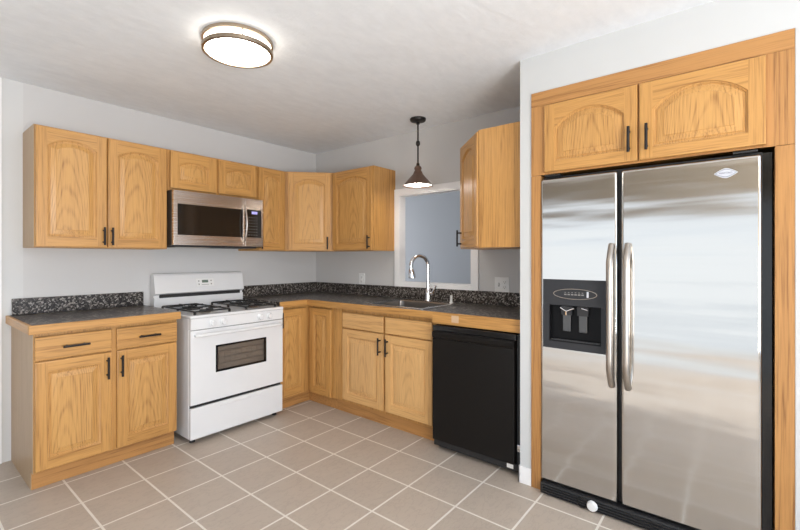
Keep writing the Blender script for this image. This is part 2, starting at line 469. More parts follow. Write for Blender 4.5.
def panel_door(parent, W, Hh, cx, yf, cz, sag=0.0, stile=0.055, top=0.058, bot=0.060, handle=None, name='door', th=0.019,
               mats=('oak_v', 'oak_h', 'oak_panel'), hl=0.115):
    m = MB(); bm = m.bm
    i_st, i_rl, i_pn = (m.mi(x) for x in mats)
    e = 0.005
    hw, hh = W/2, Hh/2
    ow = hw-stile; zb = -hh+bot; za = hh-top; zs = za-sag
    NA = 16
    if sag > 0: R = (ow*ow+sag*sag)/(2*sag); cz0 = za-R
    def contour(d):
        x = ow-d
        pts = [(-x, zb+d), (x, zb+d)]
        for k in range(NA+1):
            t = 1-2*k/NA
            px = x*t
            pz = cz0+math.sqrt((R-d)**2-px*px) if sag > 0 else za-d
            pts.append((px, pz))
        return pts
    def V(p, y): return bm.verts.new((p[0], y, p[1]))
    def F(vs, i):
        f = bm.faces.new(vs); f.material_index = i
    def rect(ins): return [(-hw+ins, -hh+ins), (hw-ins, -hh+ins), (hw-ins, hh-ins), (-hw+ins, hh-ins)]
    # roundover ring and sides
    r0 = [V(p, 0) for p in rect(e)]; r1 = [V(p, e*.25) for p in rect(e*.35)]; r2 = [V(p, e) for p in rect(0)]; r3 = [V(p, th) for p in rect(0)]
    for A, B in ((r0, r1), (r1, r2), (r2, r3)):
        for k in range(4): F((A[k], B[k], B[(k+1) % 4], A[(k+1) % 4]), i_rl if k in (0, 2) else i_st)
    F(r3, i_st)
    # stiles
    for s_ in (-1, 1):
        a, b = sorted((s_*(hw-e), s_*ow))
        F([V(p, 0) for p in ((a, -hh+e), (b, -hh+e), (b, hh-e), (a, hh-e))], i_st)
    F([V(p, 0) for p in ((-ow, -hh+e), (ow, -hh+e), (ow, zb), (-ow, zb))], i_rl)
    c0 = contour(0)
    arc = c0[2:]
    for p, q in zip(arc, arc[1:]):
        F([V(x, 0) for x in ((q[0], q[1]), (p[0], p[1]), (p[0], hh-e), (q[0], hh-e))], i_rl)
    loops = [[V(p, y) for p in contour(d)] for d, y in ((0, 0), (0.0015, 0.0060), (0.006, 0.0075), (0.008, 0.0125), (0.014, 0.0130), (0.016, 0.0100), (0.042, 0.0030), (0.0435, 0.0010))]
    n = len(loops[0])
    for li, (A, B) in enumerate(zip(loops, loops[1:])):
        for k in range(n):
            k2 = (k+1) % n
            mi_ = (i_st if k in (1, n-1) else i_rl) if li == 0 else i_pn
            F((A[k], A[k2], B[k2], B[k]), mi_)
    F(loops[-1], i_pn)
    bmesh.ops.recalc_face_normals(bm, faces=bm.faces)
    # make sure the front faces look towards -y
    o = m.build(name, parent, (cx, yf, cz))
    if handle:
        hx, hz = handle
        bar_pull('handle', o, (hx, 0.0, hz), hl, True)
    return o
def drawer_front(parent, W, Hh, cx, yf, cz, handle=True, name='drawer', mat='oak_h'):
    m = MB()
    m.box(-W/2, W/2, 0, 0.019, -Hh/2, Hh/2, mat, 0.005, 2)
    o = m.build(name, parent, (cx, yf, cz))
    if handle: bar_pull('handle', o, (0, 0, 0), 0.125, False)
    return o

ZUB, ZUT = 1.327, 2.055
YD = -0.319           # door front of the upper cabinets
UF = YD+0.0225        # face frame front
# --- upper cabinets on the back wall
def upper(name, label, x0, x1, z0=ZUB, z1=ZUT, rz=0, loc=None, group='oak wall cabinets'):
    t = thing(name, label, 'cabinet', loc or (x0, 0, z0), rz, group)
    MB().box(0, x1-x0, UF, -0.001, 0, z1-z0, 'oak_v', .0015, 1).build('carcass', t)
    return t
t = upper('wall_cabinet', 'oak wall cabinet with two arched doors at the left end, above the small counter', -2.403, -1.654)
MB().box(-0.0035, -0.0003, UF, -0.001, 0, ZUT-ZUB, 'oak_side').build('side_panel', t)
dh = 0.714
panel_door(t, 0.362, dh, 0.183, YD, 0.362, 0.048, handle=(0.162, -0.285))
panel_door(t, 0.366, dh, 0.555, YD, 0.362, 0.048, handle=(-0.164, -0.285))
t = upper('wall_cabinet', 'short oak wall cabinet with two small arched doors right above the microwave', -1.653, -0.914, 1.755)
panel_door(t, 0.346, 0.268, 0.189, YD, 0.153, 0.034, 0.058, 0.058, 0.058)
panel_door(t, 0.342, 0.268, 0.553, YD, 0.153, 0.034, 0.058, 0.058, 0.058)
t = upper('wall_cabinet', 'narrow one-door oak wall cabinet just right of the microwave', -0.913, -0.6185)
panel_door(t, 0.266, dh, 0.139, YD, 0.362, 0.040, 0.050, handle=(-0.117, -0.290))
# diagonal corner cabinet
P0, P1 = Vector((-0.6175, YD)), Vector((YD, -0.6))
t = thing('corner_wall_cabinet', 'oak wall cabinet set diagonally across the far corner', 'cabinet', (0, 0, ZUB), 0, 'oak wall cabinets')
MB().prism([(-0.001, -0.001), (-0.6175, -0.001), (-0.6175, UF), (UF, -0.599), (-0.001, -0.599)], 0, ZUT-ZUB, 'oak_v').build('carcass', t)
mid = (P0+P1)/2; dvec = (P1-P0); ang = math.atan2(dvec.y, dvec.x)
off = Vector((math.sin(ang), -math.cos(ang)))*0.008
dr = panel_door(t, dvec.length-0.022, dh, mid.x+off.x, mid.y+off.y, 0.362, 0.048, handle=(0.164, -0.290))
dr.rotation_euler = (0, 0, ang)
# sink-wall upper
t = upper('wall_cabinet', 'one-door oak wall cabinet on the sink wall, between far corner and pass-through', 0.601, 1.092, rz=-PI/2, loc=(0, -0.601, ZUB))
MB().box(0.4912, 0.4945, UF, -0.001, 0, ZUT-ZUB, 'oak_v').build('side_panel', t)
panel_door(t, 0.486, dh, 0.247, YD, 0.362, 0.048, handle=(0.220, -0.290))
# right-hand diagonal cabinet in the corner made with the partition
t = thing('corner_wall_cabinet', 'oak wall cabinet with angled door, right of pendant and pass-through', 'cabinet', (0, 0, ZUB), 0, 'oak wall cabinets')
MB().prism([(-0.001, -1.955), (-0.315, -1.955), (-0.620, -2.260), (-0.620, -2.549), (-0.001, -2.549)], 0, ZUT-ZUB, 'oak_v').build('carcass', t)
mid = Vector((-0.4715-.0085, -2.1115+.0085)); ang = math.atan2(-2.26+1.955, -0.62+0.315)
dr = panel_door(t, 0.398, dh, mid.x, mid.y, 0.364, 0.048, handle=(-0.163, -0.290), th=.0115); dr.rotation_euler = (0, 0, ang)

# --- base cabinets
ZK, ZCB = 0.100, 0.855
BF, BD = -0.5785, -0.601
t = thing('base_cabinet', 'oak base cabinet with two drawers over two doors, left of the range', 'cabinet', (-2.458, 0, 0), 0, 'oak base cabinets')
W1 = 0.750
MB().box(0, W1, BF, -0.001, ZK, ZCB, 'oak_v', .0015, 1).build('carcass', t)
MB().box(-0.0035, -0.0003, BF, -0.001, ZK, ZCB, 'oak_side').box(-0.0035, -0.0003, -0.535, -0.001, 0.0, ZK, 'oak_side').build('side_panel', t)
MB().box(0, W1, -0.537, -0.515, 0.0005, ZK, 'oak_dark').build('toe_kick', t)
drawer_front(t, 0.360, 0.128, 0.182, BD, 0.772); drawer_front(t, 0.356, 0.128, 0.566, BD, 0.772)
panel_door(t, 0.358, 0.590, 0.182, BD, 0.405, 0, handle=(0.155, 0.205), hl=.128)
panel_door(t, 0.352, 0.590, 0.566, BD, 0.405, 0, handle=(-0.155, 0.205), hl=.128)

# blind corner (lazy-susan) base: two doors meeting in the inside corner
t = thing('corner_base_cabinet', 'oak corner base cabinet with two doors meeting at the inside corner beside the range', 'cabinet', (0, 0, 0), 0, 'oak base cabinets')
MB().prism([(-0.001, -0.001), (-0.912, -0.001), (-0.912, BF), (BF, BF), (BF, -0.915), (-0.001, -0.915)], ZK, ZCB, 'oak_v').build('carcass', t)
MB().prism([(-0.912, -0.53), (-0.912, -0.555), (-0.548, -0.555), (-0.548, -0.915), (-0.525, -0.915), (-0.525, -0.53)], 0.0005, ZK, 'oak_dark').build('toe_kick', t)
panel_door(t, 0.278, 0.735, -0.7635, BD, 0.4675, 0, stile=.050, handle=(-0.122, 0.285), hl=.128)
dr = panel_door(t, 0.262, 0.735, BD, -0.755, 0.4675, 0, stile=.050); dr.rotation_euler = (0, 0, -PI/2)

t = thing('sink_base_cabinet', 'oak sink base cabinet with two false drawer fronts above two doors', 'cabinet', (0, -0.916, 0), -PI/2, 'oak base cabinets')
W2 = 1.004
m = MB()   # open box so that the bowl can hang inside
m.box(0, W2, BF, -0.5625, ZK, ZCB, 'oak_v').box(0, 0.018, -0.5625, -0.001, ZK, ZCB, 'oak_v').box(W2-.018, W2, -0.5625, -0.001, ZK, ZCB, 'oak_v')
m.box(0.018, W2-.018, -0.5625, -0.001, ZK, ZK+.018, 'oak_v').box(0.018, W2-.018, -0.012, -0.001, ZK+.018, ZCB, 'oak_v')
m.build('carcass', t)
MB().box(0.0, 0.098, BF-.010, BF-.0005, ZK+.006, ZCB-.002, 'oak_v', .002).build('filler_strip', t)
MB().box(0, W2, -0.548, -0.525, 0.0005, ZK, 'oak_dark').build('toe_kick', t)
drawer_front(t, 0.432, 0.122, 0.327, BD, 0.765, False, 'false_drawer', 'pale_h'); drawer_front(t, 0.416, 0.122, 0.773, BD, 0.765, False, 'false_drawer', 'pale_h')
panel_door(t, 0.432, 0.572, 0.327, BD, 0.409, 0, mats=('pale_v', 'pale_h', 'pale_panel'), handle=(0.192, 0.195), hl=.128)
panel_door(t, 0.416, 0.572, 0.773, BD, 0.409, 0, mats=('pale_v', 'pale_h', 'pale_panel'), handle=(-0.182, 0.195), hl=.128)

# --- countertops
ZC, ZE = 0.905, 0.857
CF = -0.618
t = thing('countertop', 'dark speckled countertop with oak edge on the cabinet left of the range', 'countertop', (-2.47, 0, 0), 0, 'speckled countertops')
MB().box(0.0, 0.765, CF, -0.001, ZE, ZC, 'laminate_top').build('slab', t)
MB().box(0.010, 0.762, -0.020, -0.001, ZC, ZC+.103, 'laminate', .003).build('backsplash', t)
MB().box(-0.018, 0.765, CF-.018, CF, ZE, ZC+.0005, 'oak_h', .003).box(-0.018, 0, CF, -0.001, ZE, ZC+.0005, 'oak_y', .003).build('edge_trim', t)

SX0, SX1, SY0, SY1 = -0.596, -0.085, -1.815, -1.250     # sink rim
hx0, hx1, hy0, hy1 = SX0+.012, SX1-.012, SY0+.012, SY1-.012
t = thing('countertop', 'L-shaped dark speckled countertop with oak edge around the sink', 'countertop', (0, 0, 0), 0, 'speckled countertops')
m = MB()
CFx = -0.620
m.box(-0.912, -0.001, CF, -0.001, ZE, ZC, 'laminate_top')
m.box(CFx, -0.001, hy1, CF, ZE, ZC, 'laminate_top').box(CFx, -0.001, -2.548, hy0, ZE, ZC, 'laminate_top')
m.box(CFx, hx0, hy0, hy1, ZE, ZC, 'laminate_top').box(hx1, -0.001, hy0, hy1, ZE, ZC, 'laminate_top')
m.build('slab', t)
m = MB()
m.box(-0.912, -0.001, -0.020, -0.001, ZC, ZC+.103, 'laminate', .003).box(-0.020, -0.001, -2.548, -0.020, ZC, ZC+.103, 'laminate', .003)
m.build('backsplash', t)
MB().box(-0.912, CFx-.018, CF-.018, CF, ZE, ZC+.0005, 'oak_h', .003).box(CFx-.018, CFx, -1.925, CF, ZE, ZC+.0005, 'oak_y', .003).build('edge_trim', t)
m = MB().box(CFx-.020, CFx, -2.548, -1.926, 0.829, ZC+.0005, 'oak_y', .002)
fo = m.build('dishwasher_fascia', t)
MB().box(CFx-.0206, CFx-.0202, -2.128, -2.075, 0.848, 0.892, 'worn').build('worn_patch', fo)

# ------------------------------------------------------------------ sink, faucet, soap dispenser
t = thing('kitchen_sink', 'stainless steel drop-in sink let into the dark countertop', 'sink', ((SX0+SX1)/2, (SY0+SY1)/2, ZC))
cxk, cyk = (SX0+SX1)/2, (SY0+SY1)/2
m = MB(); bm = m.bm; m.mi('steel_sink'); m.mi('steel_rim')
def rloop(x0, x1, y0, y1, z, r, n=5):
    vs_ = []
    for (cx_, cy_, a0) in ((x1-r, y1-r, 0), (x0+r, y1-r, PI/2), (x0+r, y0+r, PI), (x1-r, y0+r, 1.5*PI)):
        for k in range(n+1):
            a = a0+PI/2*k/n
            vs_.append(bm.verts.new((cx_+r*math.cos(a)-cxk, cy_+r*math.sin(a)-cyk, z-ZC)))
    return vs_
bx0, bx1, by0, by1 = SX0+.040, SX1-.085, SY0+.040, SY1-.040
L_ = [rloop(SX0, SX1, SY0, SY1, ZC+.0006, .02), rloop(SX0, SX1, SY0, SY1, ZC+.004, .02), rloop(SX0+.006, SX1-.006, SY0+.006, SY1-.006, ZC+.007, .018),
      rloop(bx0-.008, bx1+.008, by0-.008, by1+.008, ZC+.005, .05), rloop(bx0, bx1, by0, by1, ZC-.004, .05),
      rloop(bx0+.006, bx1-.006, by0+.006, by1-.006, ZC-.14, .055), rloop(bx0+.03, bx1-.03, by0+.03, by1-.03, ZC-.165, .05)]
for A, B in zip(L_, L_[1:]):
    n = len(A)
    for k in range(n): bm.faces.new((A[k], A[(k+1) % n], B[(k+1) % n], B[k])).material_index = 1 if A in L_[:3] else 0
bm.faces.new(L_[-1])
bmesh.ops.recalc_face_normals(bm, faces=bm.faces)
for f in bm.faces: f.normal_flip() if f.normal.z < -0.5 else None
m.build('basin', t)
MB().lathe([(0, .004), (.03, .004), (.042, .006), (.045, .002), (.045, 0)], 'chrome', 20).build('drain', t, ((bx0+bx1)/2-cxk, (by0+by1)/2-cyk, -.165))

t = thing('faucet', 'tall chrome gooseneck faucet with pull-down head behind the sink', 'faucet', (-0.125, -1.540, ZC+.0062))
MB().lathe([(0, 0), (.030, 0), (.030, .006), (.024, .012), (.0215, .05), (.020, .095), (.016, .102), (0, .102)], 'chrome', 24).build('base', t)
dx, dy = -0.93, 0.37
path = [(0, 0, .10), (0, 0, .20), (0, 0, .285)]
RR = 0.082
for k in range(1, 15):
    a = PI*1.08*k/14
    q = RR*(1-math.cos(a))
    path.append((dx*q, dy*q, .285+RR*math.sin(a)))
MB().tube(path, .0145, 'chrome', 14).build('spout', t)
e_ = Vector(path[-1]); d_ = (Vector(path[-1])-Vector(path[-2])).normalized()
MB().tube([e_, e_+d_*.012, e_+d_*.045, e_+d_*.070, e_+d_*.075], [.0165, .022, .029, .031, .024], 'chrome', 14).build('spray_head', t)
hb = MB().tube([(0, -.018, .062), (0, -.045, .064), (0, -.050, .064)], [.013, .012, .006], 'chrome', 12).tube([(0, -.042, .066), (.002, -.058, .10), (.004, -.068, .130)], [.010, .010, .012], 'chrome', 10)
hb.build('lever_handle', t)
t = tag(MB().lathe([(0, 0), (.016, 0), (.016, .006), (.010, .010), (.0095, .045), (.011, .050), (.010, .058), (0, .060)], 'white_plastic', 16).build('soap_dispenser', None, (-0.128, -1.762, ZC+.0062)),
        'small pale soap pump right of the faucet on the sink rim', 'soap dispenser')

# ------------------------------------------------------------------ gas range
t = thing('gas_range', 'white freestanding gas range with black burner grates between the base cabinets', 'range', (-1.658, 0, 0))
RW = 0.742
MB().box(0, RW, -0.640, -0.030, 0.035, 0.852, 'enamel', .004).build('body', t)
MB().box(0.006, RW-.006, -0.645, -0.6405, 0.040, 0.77, 'black_matte').build('door_gap', t)
# cooktop with a raised lip
m = MB().box(-0.003, RW+.003, -0.676, -0.085, 0.852, 0.872, 'enamel', .007, 3)
m.build('cooktop', t)
m = MB().extrude_x([(-0.6408, 0.776), (-0.668, 0.776), (-0.674, 0.8515), (-0.6408, 0.8515)], 0.001, RW-.001, 'enamel')
m.build('control_panel', t)
for kx in (0.15, 0.232, 0.532, 0.612):
    k = MB().lathe([(0, 0), (.024, 0), (.024, .008), (.0195, .012), (.0185, .026), (.016, .029), (0, .029)], 'enamel', 20, RX(PI/2+.08))
    k.box(-.004, .004, -.034, -.026, -.017, .017, 'enamel', .002)
    k.build('knob', t, (kx, -0.671, 0.813))
# oven door with window
z0, z1 = 0.268, 0.770
wx0, wx1, wz0, wz1 = 0.178, 0.590, 0.460, 0.650
m = MB()
m.box(0.001, wx0, -0.668, -0.6455, z0, z1, 'enamel').box(wx1, RW-.001, -0.668, -0.6455, z0, z1, 'enamel')
m.box(wx0, wx1, -0.668, -0.6455, z0, wz0, 'enamel').box(wx0, wx1, -0.668, -0.6455, wz1, z1, 'enamel')
od = m.build('oven_door', t)
m = MB().box(wx0, wx1, -0.6475, -0.6460, wz0, wz1, 'brown_glass_back')
for q in range(3): m.tube([(wx0+.005, -0.652, wz0+.05+.045*q), (wx1-.005, -0.652, wz0+.05+.045*q)], .0022, 'rack', 8)
for q in range(9): m.tube([(wx0+.03+.044*q, -0.654, wz0+.05), (wx0+.03+.044*q, -0.654, wz0+.143)], .0012, 'rack', 6)
m.build('oven_rack', od)
m = MB()
for (a, b_, c_, d2) in ((wx0, wx0+.016, wz0, wz1), (wx1-.016, wx1, wz0, wz1), (wx0, wx1, wz0, wz0+.014), (wx0, wx1, wz1-.014, wz1)):
    m.box(a, b_, -0.6685, -0.660, c_, d2, 'black_gloss')
m.box(wx0+.016, wx1-.016, -0.6665, -0.6640, wz0+.014, wz1-.014, 'glass')
m.build('oven_window', od)
m = MB().tube([(0.035, -0.668, .738), (0.035, -0.695, .738), (0.05, -.704, .738), (RW-.05, -.704, .738), (RW-.035, -.695, .738), (RW-.035, -.668, .738)], .0115, 'enamel', 14, ref=(0, 0, 1))
m.build('handle', od)
m = MB().box(0.001, RW-.001, -0.668, -0.6455, 0.035, 0.246, 'enamel', .004)
m.box(0.21, 0.545, -0.6715, -0.667, 0.214, 0.224, 'enamel', .002)
m.build('storage_drawer', t)
# backguard
m = MB().extrude_x([(-0.012, 0.852), (-0.083, 0.872), (-0.083, 0.955), (-0.070, 0.960), (-0.070, 0.974), (-0.100, 0.990), (-0.072, 1.128), (-0.060, 1.140), (-0.030, 1.143), (-0.012, 1.120)], 0.0, RW, 'enamel')
bgd = m.build('backguard', t)
MB().box(0.040, RW-.030, -0.0850, -0.0700, 0.955, 0.983, 'black_matte').build('vent_slot', bgd)
m = MB().box(-.075, .075, 0.0, .0025, -.032, .032, 'white_plastic', .001)
m.box(-.026, .026, -.0015, .0005, -.002, .020, 'clock')
for bx_ in (-.052, .052):
    for bz_ in (.012, -.014): m.lathe([(0, .0015), (.006, .0015), (.006, 0)], 'grey_btn', 10, Tm(bx_, 0, bz_) @ RX(PI/2))
m.box(-.030, .030, -.0008, .0005, -.020, -.016, 'grey_btn')
m.build('clock_panel', bgd, (RW*.53, -0.0885, 1.062), (-math.atan2(.028, .138), 0, 0))
# burners and grates
for bx_ in (0.175, RW-.175):
    for by_ in (-0.235, -0.510):
        MB().lathe([(0, .006), (.040, .006), (.046, .002), (.050, 0)], 'nickel', 22).lathe([(0, .020), (.030, .019), (.034, .014), (.034, .006), (0, .006)], 'black_iron', 22).build('burner', t, (bx_, by_, 0.8722))
    g = MB(); gw, g0, g1, zt = .128, -0.630, -0.115, 0.8985
    def bar(a, b_, c_, d2, z_=zt): g.box(a, b_, c_, d2, z_-.010, z_, 'black_iron', .002, 1)
    for s_ in (-1, 1): bar(s_*gw-.006, s_*gw+.006, g0, g1)
    for yy in (g0, (g0+g1)/2, g1): bar(-gw, gw, yy-.006, yy+.006)
    for by_ in (-0.235, -0.510):
        for s_ in (-1, 1):
            bar(min(s_*.030, s_*gw), max(s_*.030, s_*gw), by_-.005, by_+.005, zt+.005)
            bar(-.005, .005, min(by_+s_*.03, by_+s_*.125), max(by_+s_*.03, by_+s_*.125), zt+.005)
    for s_ in (-1, 1):
        for yy in (g0, (g0+g1)/2, g1): g.box(s_*gw-.006, s_*gw+.006, yy-.006, yy+.006, 0.8722, zt-.006, 'black_iron')
    g.build('grate', t, (bx_, 0, 0))
for fx in (0.04, RW-.04):
    for fy in (-0.610, -0.070):
        MB().lathe([(0, 0), (.018, 0), (.018, .010), (.009, .014), (.009, .035), (0, .035)], 'black_matte', 14).build('foot', t, (fx, fy, 0.0005))

# ------------------------------------------------------------------ over-the-range microwave
MWW, MZ0, MZ1 = 0.736, 1.347, 1.7535
t = thing('microwave', 'stainless over-range microwave with dark window above the white range', 'microwave', (-1.652, 0, MZ0))
MH = MZ1-MZ0
MB().box(0, MWW, -0.365, -0.002, 0.004, MH, 'black_matte', .003).build('body', t)
fy0, fy1 = -0.397, -0.366
m = MB()
dw_ = 0.566
# door frame
m.box(0.002, 0.030, fy0, fy1, 0.010, MH-.003, 'steel', .001).box(dw_-.018, dw_, fy0, fy1, 0.010, MH-.003, 'steel', .002)
m.box(0.030, dw_-.018, fy0, fy1, 0.010, 0.083, 'steel').box(0.030, dw_-.018, fy0, fy1, MH-.098, MH-.003, 'steel')
md = m.build('door', t)
MB().box(0.0305, dw_-.0185, fy0-.0006, fy1-.004, 0.0835, MH-.0985, 'mw_glass').build('window', md)
m = MB()
hp = []
for k in range(13):
    s_ = k/12; hp.append((dw_-.012, fy0-.010-.034*math.sin(PI*s_)**.7, 0.055+(MH-.125)*s_))
m.tube([(dw_-.012, fy0+.002, hp[0][2])]+hp+[(dw_-.012, fy0+.002, hp[-1][2])], .011, 'steel', 12, flat=.8)
m.build('handle', md)
m = MB().box(dw_+.003, MWW-.002, fy0, fy1, 0.010, MH-.003, 'steel', .002)
cp = m.build('control_panel', t)
m = MB().box(dw_+.016, MWW-.018, fy0-.0018, fy0+.001, 0.085, MH-.092, 'mw_glass', .001)
m.build('keypad', cp)
m = MB().box(dw_+.060, MWW-.058, fy0-.0026, fy0-.0018, MH-.128, MH-.106, 'display').build('display', cp)
m = MB()
for r_ in range(7):
    for c_ in range(4):
        m.box(dw_+.030+.024*c_, dw_+.040+.024*c_, fy0-.0024, fy0-.0018, 0.104+.024*r_, 0.108+.024*r_, 'grey_btn')
m.build('button', cp)
MB().box(0.03, MWW-.03, -0.34, -0.03, -.003, 0.004, 'charcoal').box(0.04, .30, -0.345, -0.20, -.006, -.003, 'nickel').build('underside_vent', t)

# ------------------------------------------------------------------ dishwasher
t = thing('dishwasher', 'black built-in dishwasher under the counter right of the sink', 'dishwasher', (0, -1.9335, 0), -PI/2)
DWW = 0.606
MB().box(0.004, DWW-.004, -0.600, -0.02, 0.03, 0.820, 'black_matte').build('tub', t)
m = MB()
m.box(0.014, 0.574, -0.668, -0.615, 0.075, 0.740, 'dw_black', .004)
m.extrude_x([(-0.615, 0.742), (-0.668, 0.742), (-0.674, 0.755), (-0.674, 0.775), (-0.662, 0.785), (-0.615, 0.786)], 0.014, 0.574, 'dw_black')
m.build('door', t)
MB().box(0.010, 0.580, -0.660, -0.615, 0.787, 0.822, 'black_gloss', .004).build('control_strip', t)
MB().box(0.02, DWW-.02, -0.600, -0.585, 0.005, 0.07, 'black_matte').box(0.01, DWW-.004, -0.645, -0.600, 0.030, 0.072, 'black_matte', .003).build('toe_plate', t)
MB().box(0.520, 0.560, -0.6462, -0.6452, 0.040, 0.064, 'sticker').build('sticker', t)
MB().box(0.581, 0.6045, -0.640, -0.601, 0.03, 0.818, 'black_matte').build('side_seal', t)
MB().box(0.584, 0.604, -0.650, -0.6405, 0.150, 0.190, 'chrome', .002).box(0.590, 0.604, -0.656, -0.650, 0.160, 0.172, 'nickel').build('mounting_bracket', t)
for fx in (.06, DWW-.06):
    for fy in (-.55, -.08): MB().lathe([(0, 0), (.015, 0), (.015, .01), (.006, .012), (.006, .031), (0, .031)], 'black_matte', 12).build('foot', t, (fx, fy, 0.0003))

# ------------------------------------------------------------------ refrigerator alcove: oak cabinet, oak side panels
FX = XW-.008
t = thing('fridge_cabinet', 'oak cabinet with two wide arched doors built in above the refrigerator', 'cabinet', (0, -2.6165, 1.7125), -PI/2, 'oak wall cabinets')
m = MB()
m.box(0.0, 1.0535, -0.683, -0.002, 0.018, 0.4535, 'oak_v')
m.build('carcass', t)
m = MB()
m.box(0.0, 0.095, FX, -0.6835, 0.0, 0.376, 'oak_dark_v', .001).box(0.950, 1.0535, FX, -0.6835, 0.0, 0.376, 'oak_dark_v', .001)
m.box(0.0, 1.0535, FX, -0.6835, 0.3765, 0.4545, 'oak_dark', .001).box(0.095, 0.950, FX, -0.6835, 0.001, 0.020, 'oak_dark')
m.box(0.485, 0.545, FX, -0.6835, 0.020, 0.376, 'oak_dark_v')
m.build('face_frame', t)
panel_door(t, 0.438, 0.360, 0.296, FX-.0195, 0.1895, 0.078, 0.055, 0.052, 0.055, handle=(0.186, -0.080), hl=0.120)
panel_door(t, 0.446, 0.360, 0.745, FX-.0195, 0.1895, 0.078, 0.055, 0.052, 0.055, handle=(-0.190, -0.080), hl=0.120)
o = MB().box(FX, -0.002, -2.6695, -2.6165, 0, 1.711, 'oak_dark_v', .001).build('fridge_side_panel')
tag(o, 'narrow upright oak panel on the left of the refrigerator, beside the dishwasher', 'panel', 'oak refrigerator panels')
o = MB().box(FX, -0.002, -3.670, -3.612, 0, 1.711, 'oak_dark_v', .001).build('fridge_side_panel')
tag(o, 'upright oak panel on the right of the refrigerator, at the photo edge', 'panel', 'oak refrigerator panels')

# ------------------------------------------------------------------ refrigerator
t = thing('refrigerator', 'stainless side-by-side refrigerator with black ice and water dispenser', 'refrigerator', (0, -2.6705, 0), -PI/2)
MB().box(0.003, 0.938, -0.635, -0.03, 0.012, 1.703, 'black_gloss', .003).build('body', t)
MB().box(0.003, 0.905, -0.660, -0.636, 0.062, 1.700, 'black_matte').build('gasket', t)
def slab_door(x0, x1, cut=None):
    m = MB().box(x0, x1, -0.700, -0.661, 0.066, 1.686, 'steel_door', .011, 4)
    return m
FDW = 0.374
d1 = slab_door(0.001, FDW).build('freezer_door', t)
px0, px1, pz0, pz1 = 0.015, 0.331, 0.785, 1.150
cut = MB().box(px0+.006, px1-.006, -0.72, -0.668, pz0+.006, pz1-.006, 'steel_door').build('cutter', t)
md_ = d1.modifiers.new('b', 'BOOLEAN'); md_.object = cut; md_.operation = 'DIFFERENCE'; md_.solver = 'EXACT'
bpy.context.view_layer.update()
dg = bpy.context.evaluated_depsgraph_get()
nm = bpy.data.meshes.new_from_object(d1.evaluated_get(dg))
d1.modifiers.clear(); old = d1.data; d1.data = nm
tb = bmesh.new(); tb.from_mesh(nm); shade(tb); tb.to_mesh(nm); tb.free()
bpy.data.objects.remove(cut, do_unlink=True); bpy.data.meshes.remove(old)
nm.name = 'freezer_door'
d2 = slab_door(0.3905, 0.902).build('refrigerator_door', t)
def door_handle(x, par):
    pts = []
    for k in range(17):
        s_ = k/16
        bow = min(1.0, math.sin(PI*s_)*2.6)**.8
        pts.append((x, -0.702-.048*bow, 0.640+.685*s_))
    pts = [(x, -0.698, .646)]+pts+[(x, -0.698, 1.319)]
    return MB().tube(pts, .0175, 'nickel', 16, flat=0.9).build('handle', par)
door_handle(0.351, d1); door_handle(0.4215, d2)
# emblem
ox, oz = 0.787, 1.622
m = MB(); 
def lens(hw, hh, y, th, mat):
    t_ = bmesh.new(); n = 24; pts = []
    for k in range(n+1):
        u = -1+2*k/n; pts.append((hw*u, hh*(1-abs(u)**1.5)))
    for k in range(1, n):
        u = 1-2*k/n; pts.append((hw*u, -hh*(1-abs(u)**1.5)))
    a = [t_.verts.new((x, y, z)) for x, z in pts]; b2 = [t_.verts.new((x, y-th, z)) for x, z in pts]
    t_.faces.new(a[::-1]); t_.faces.new(b2)
    for k in range(len(pts)): t_.faces.new((a[k], a[(k+1) % len(pts)], b2[(k+1) % len(pts)], b2[k]))
    bmesh.ops.recalc_face_normals(t_, faces=t_.faces)
    m.add(t_, mat)
lens(.040, .021, 0, .0020, 'emblem_white'); lens(.0355, .0172, -.0015, .0010, 'emblem_blue'); lens(.0335, .0152, -.0018, .0012, 'emblem_white')
em = m.build('emblem', d2, (ox, -0.7002, oz))
cu = bpy.data.curves.new('emblem_lettering', 'FONT'); cu.body = 'MAYTAG'; cu.size = .011; cu.align_x = 'CENTER'; cu.align_y = 'CENTER'; cu.extrude = .0003
to = bpy.data.objects.new('emblem_lettering_source', cu); COL.objects.link(to)
bpy.context.view_layer.update(); dg = bpy.context.evaluated_depsgraph_get()
tm = bpy.data.meshes.new_from_object(to.evaluated_get(dg)); bpy.data.objects.remove(to, do_unlink=True)
tm.transform(Tm(ox, -0.7036, oz) @ RX(PI/2))
me_o = bpy.data.objects.new('emblem_lettering', tm); COL.objects.link(me_o); tm.materials.clear(); tm.materials.append(M['emblem_blue']); me_o.parent = d2
# dispenser
ds = MB()
cz0_, cz1_ = 0.824, 1.014
cx0_, cx1_ = px0+.034, px1-.028
ys = -0.7045
ds.box(px0, px1, ys, -0.6985, cz1_, pz1, 'charcoal', .002).box(px0, px1, ys, -0.6985, pz0, cz0_, 'charcoal', .002)
ds.box(px0, cx0_, ys, -0.6985, cz0_, cz1_, 'charcoal').box(cx1_, px1, ys, -0.6985, cz0_, cz1_, 'charcoal')
dp = ds.build('dispenser', t)
m = MB()
m.box(cx0_, cx1_, -0.6690, -0.6682, cz0_, cz1_, 'recess_black').box(cx0_-.002, cx0_, -0.699, -0.669, cz0_, cz1_, 'recess_black').box(cx1_, cx1_+.002, -0.699, -0.669, cz0_, cz1_, 'recess_black')
m.box(cx0_, cx1_, -0.699, -0.669, cz1_, cz1_+.002, 'recess_black').box(cx0_, cx1_, -0.7045, -0.669, cz0_-.001, cz0_+.006, 'recess_black')
m.build('dispenser_recess', dp)
m = MB()
for r_ in range(6): m.box(cx0_+.01, cx1_-.01, -0.702+.005*r_, -0.700+.005*r_, cz0_+.006, cz0_+.009, 'charcoal_light')
m.build('drip_grille', dp)
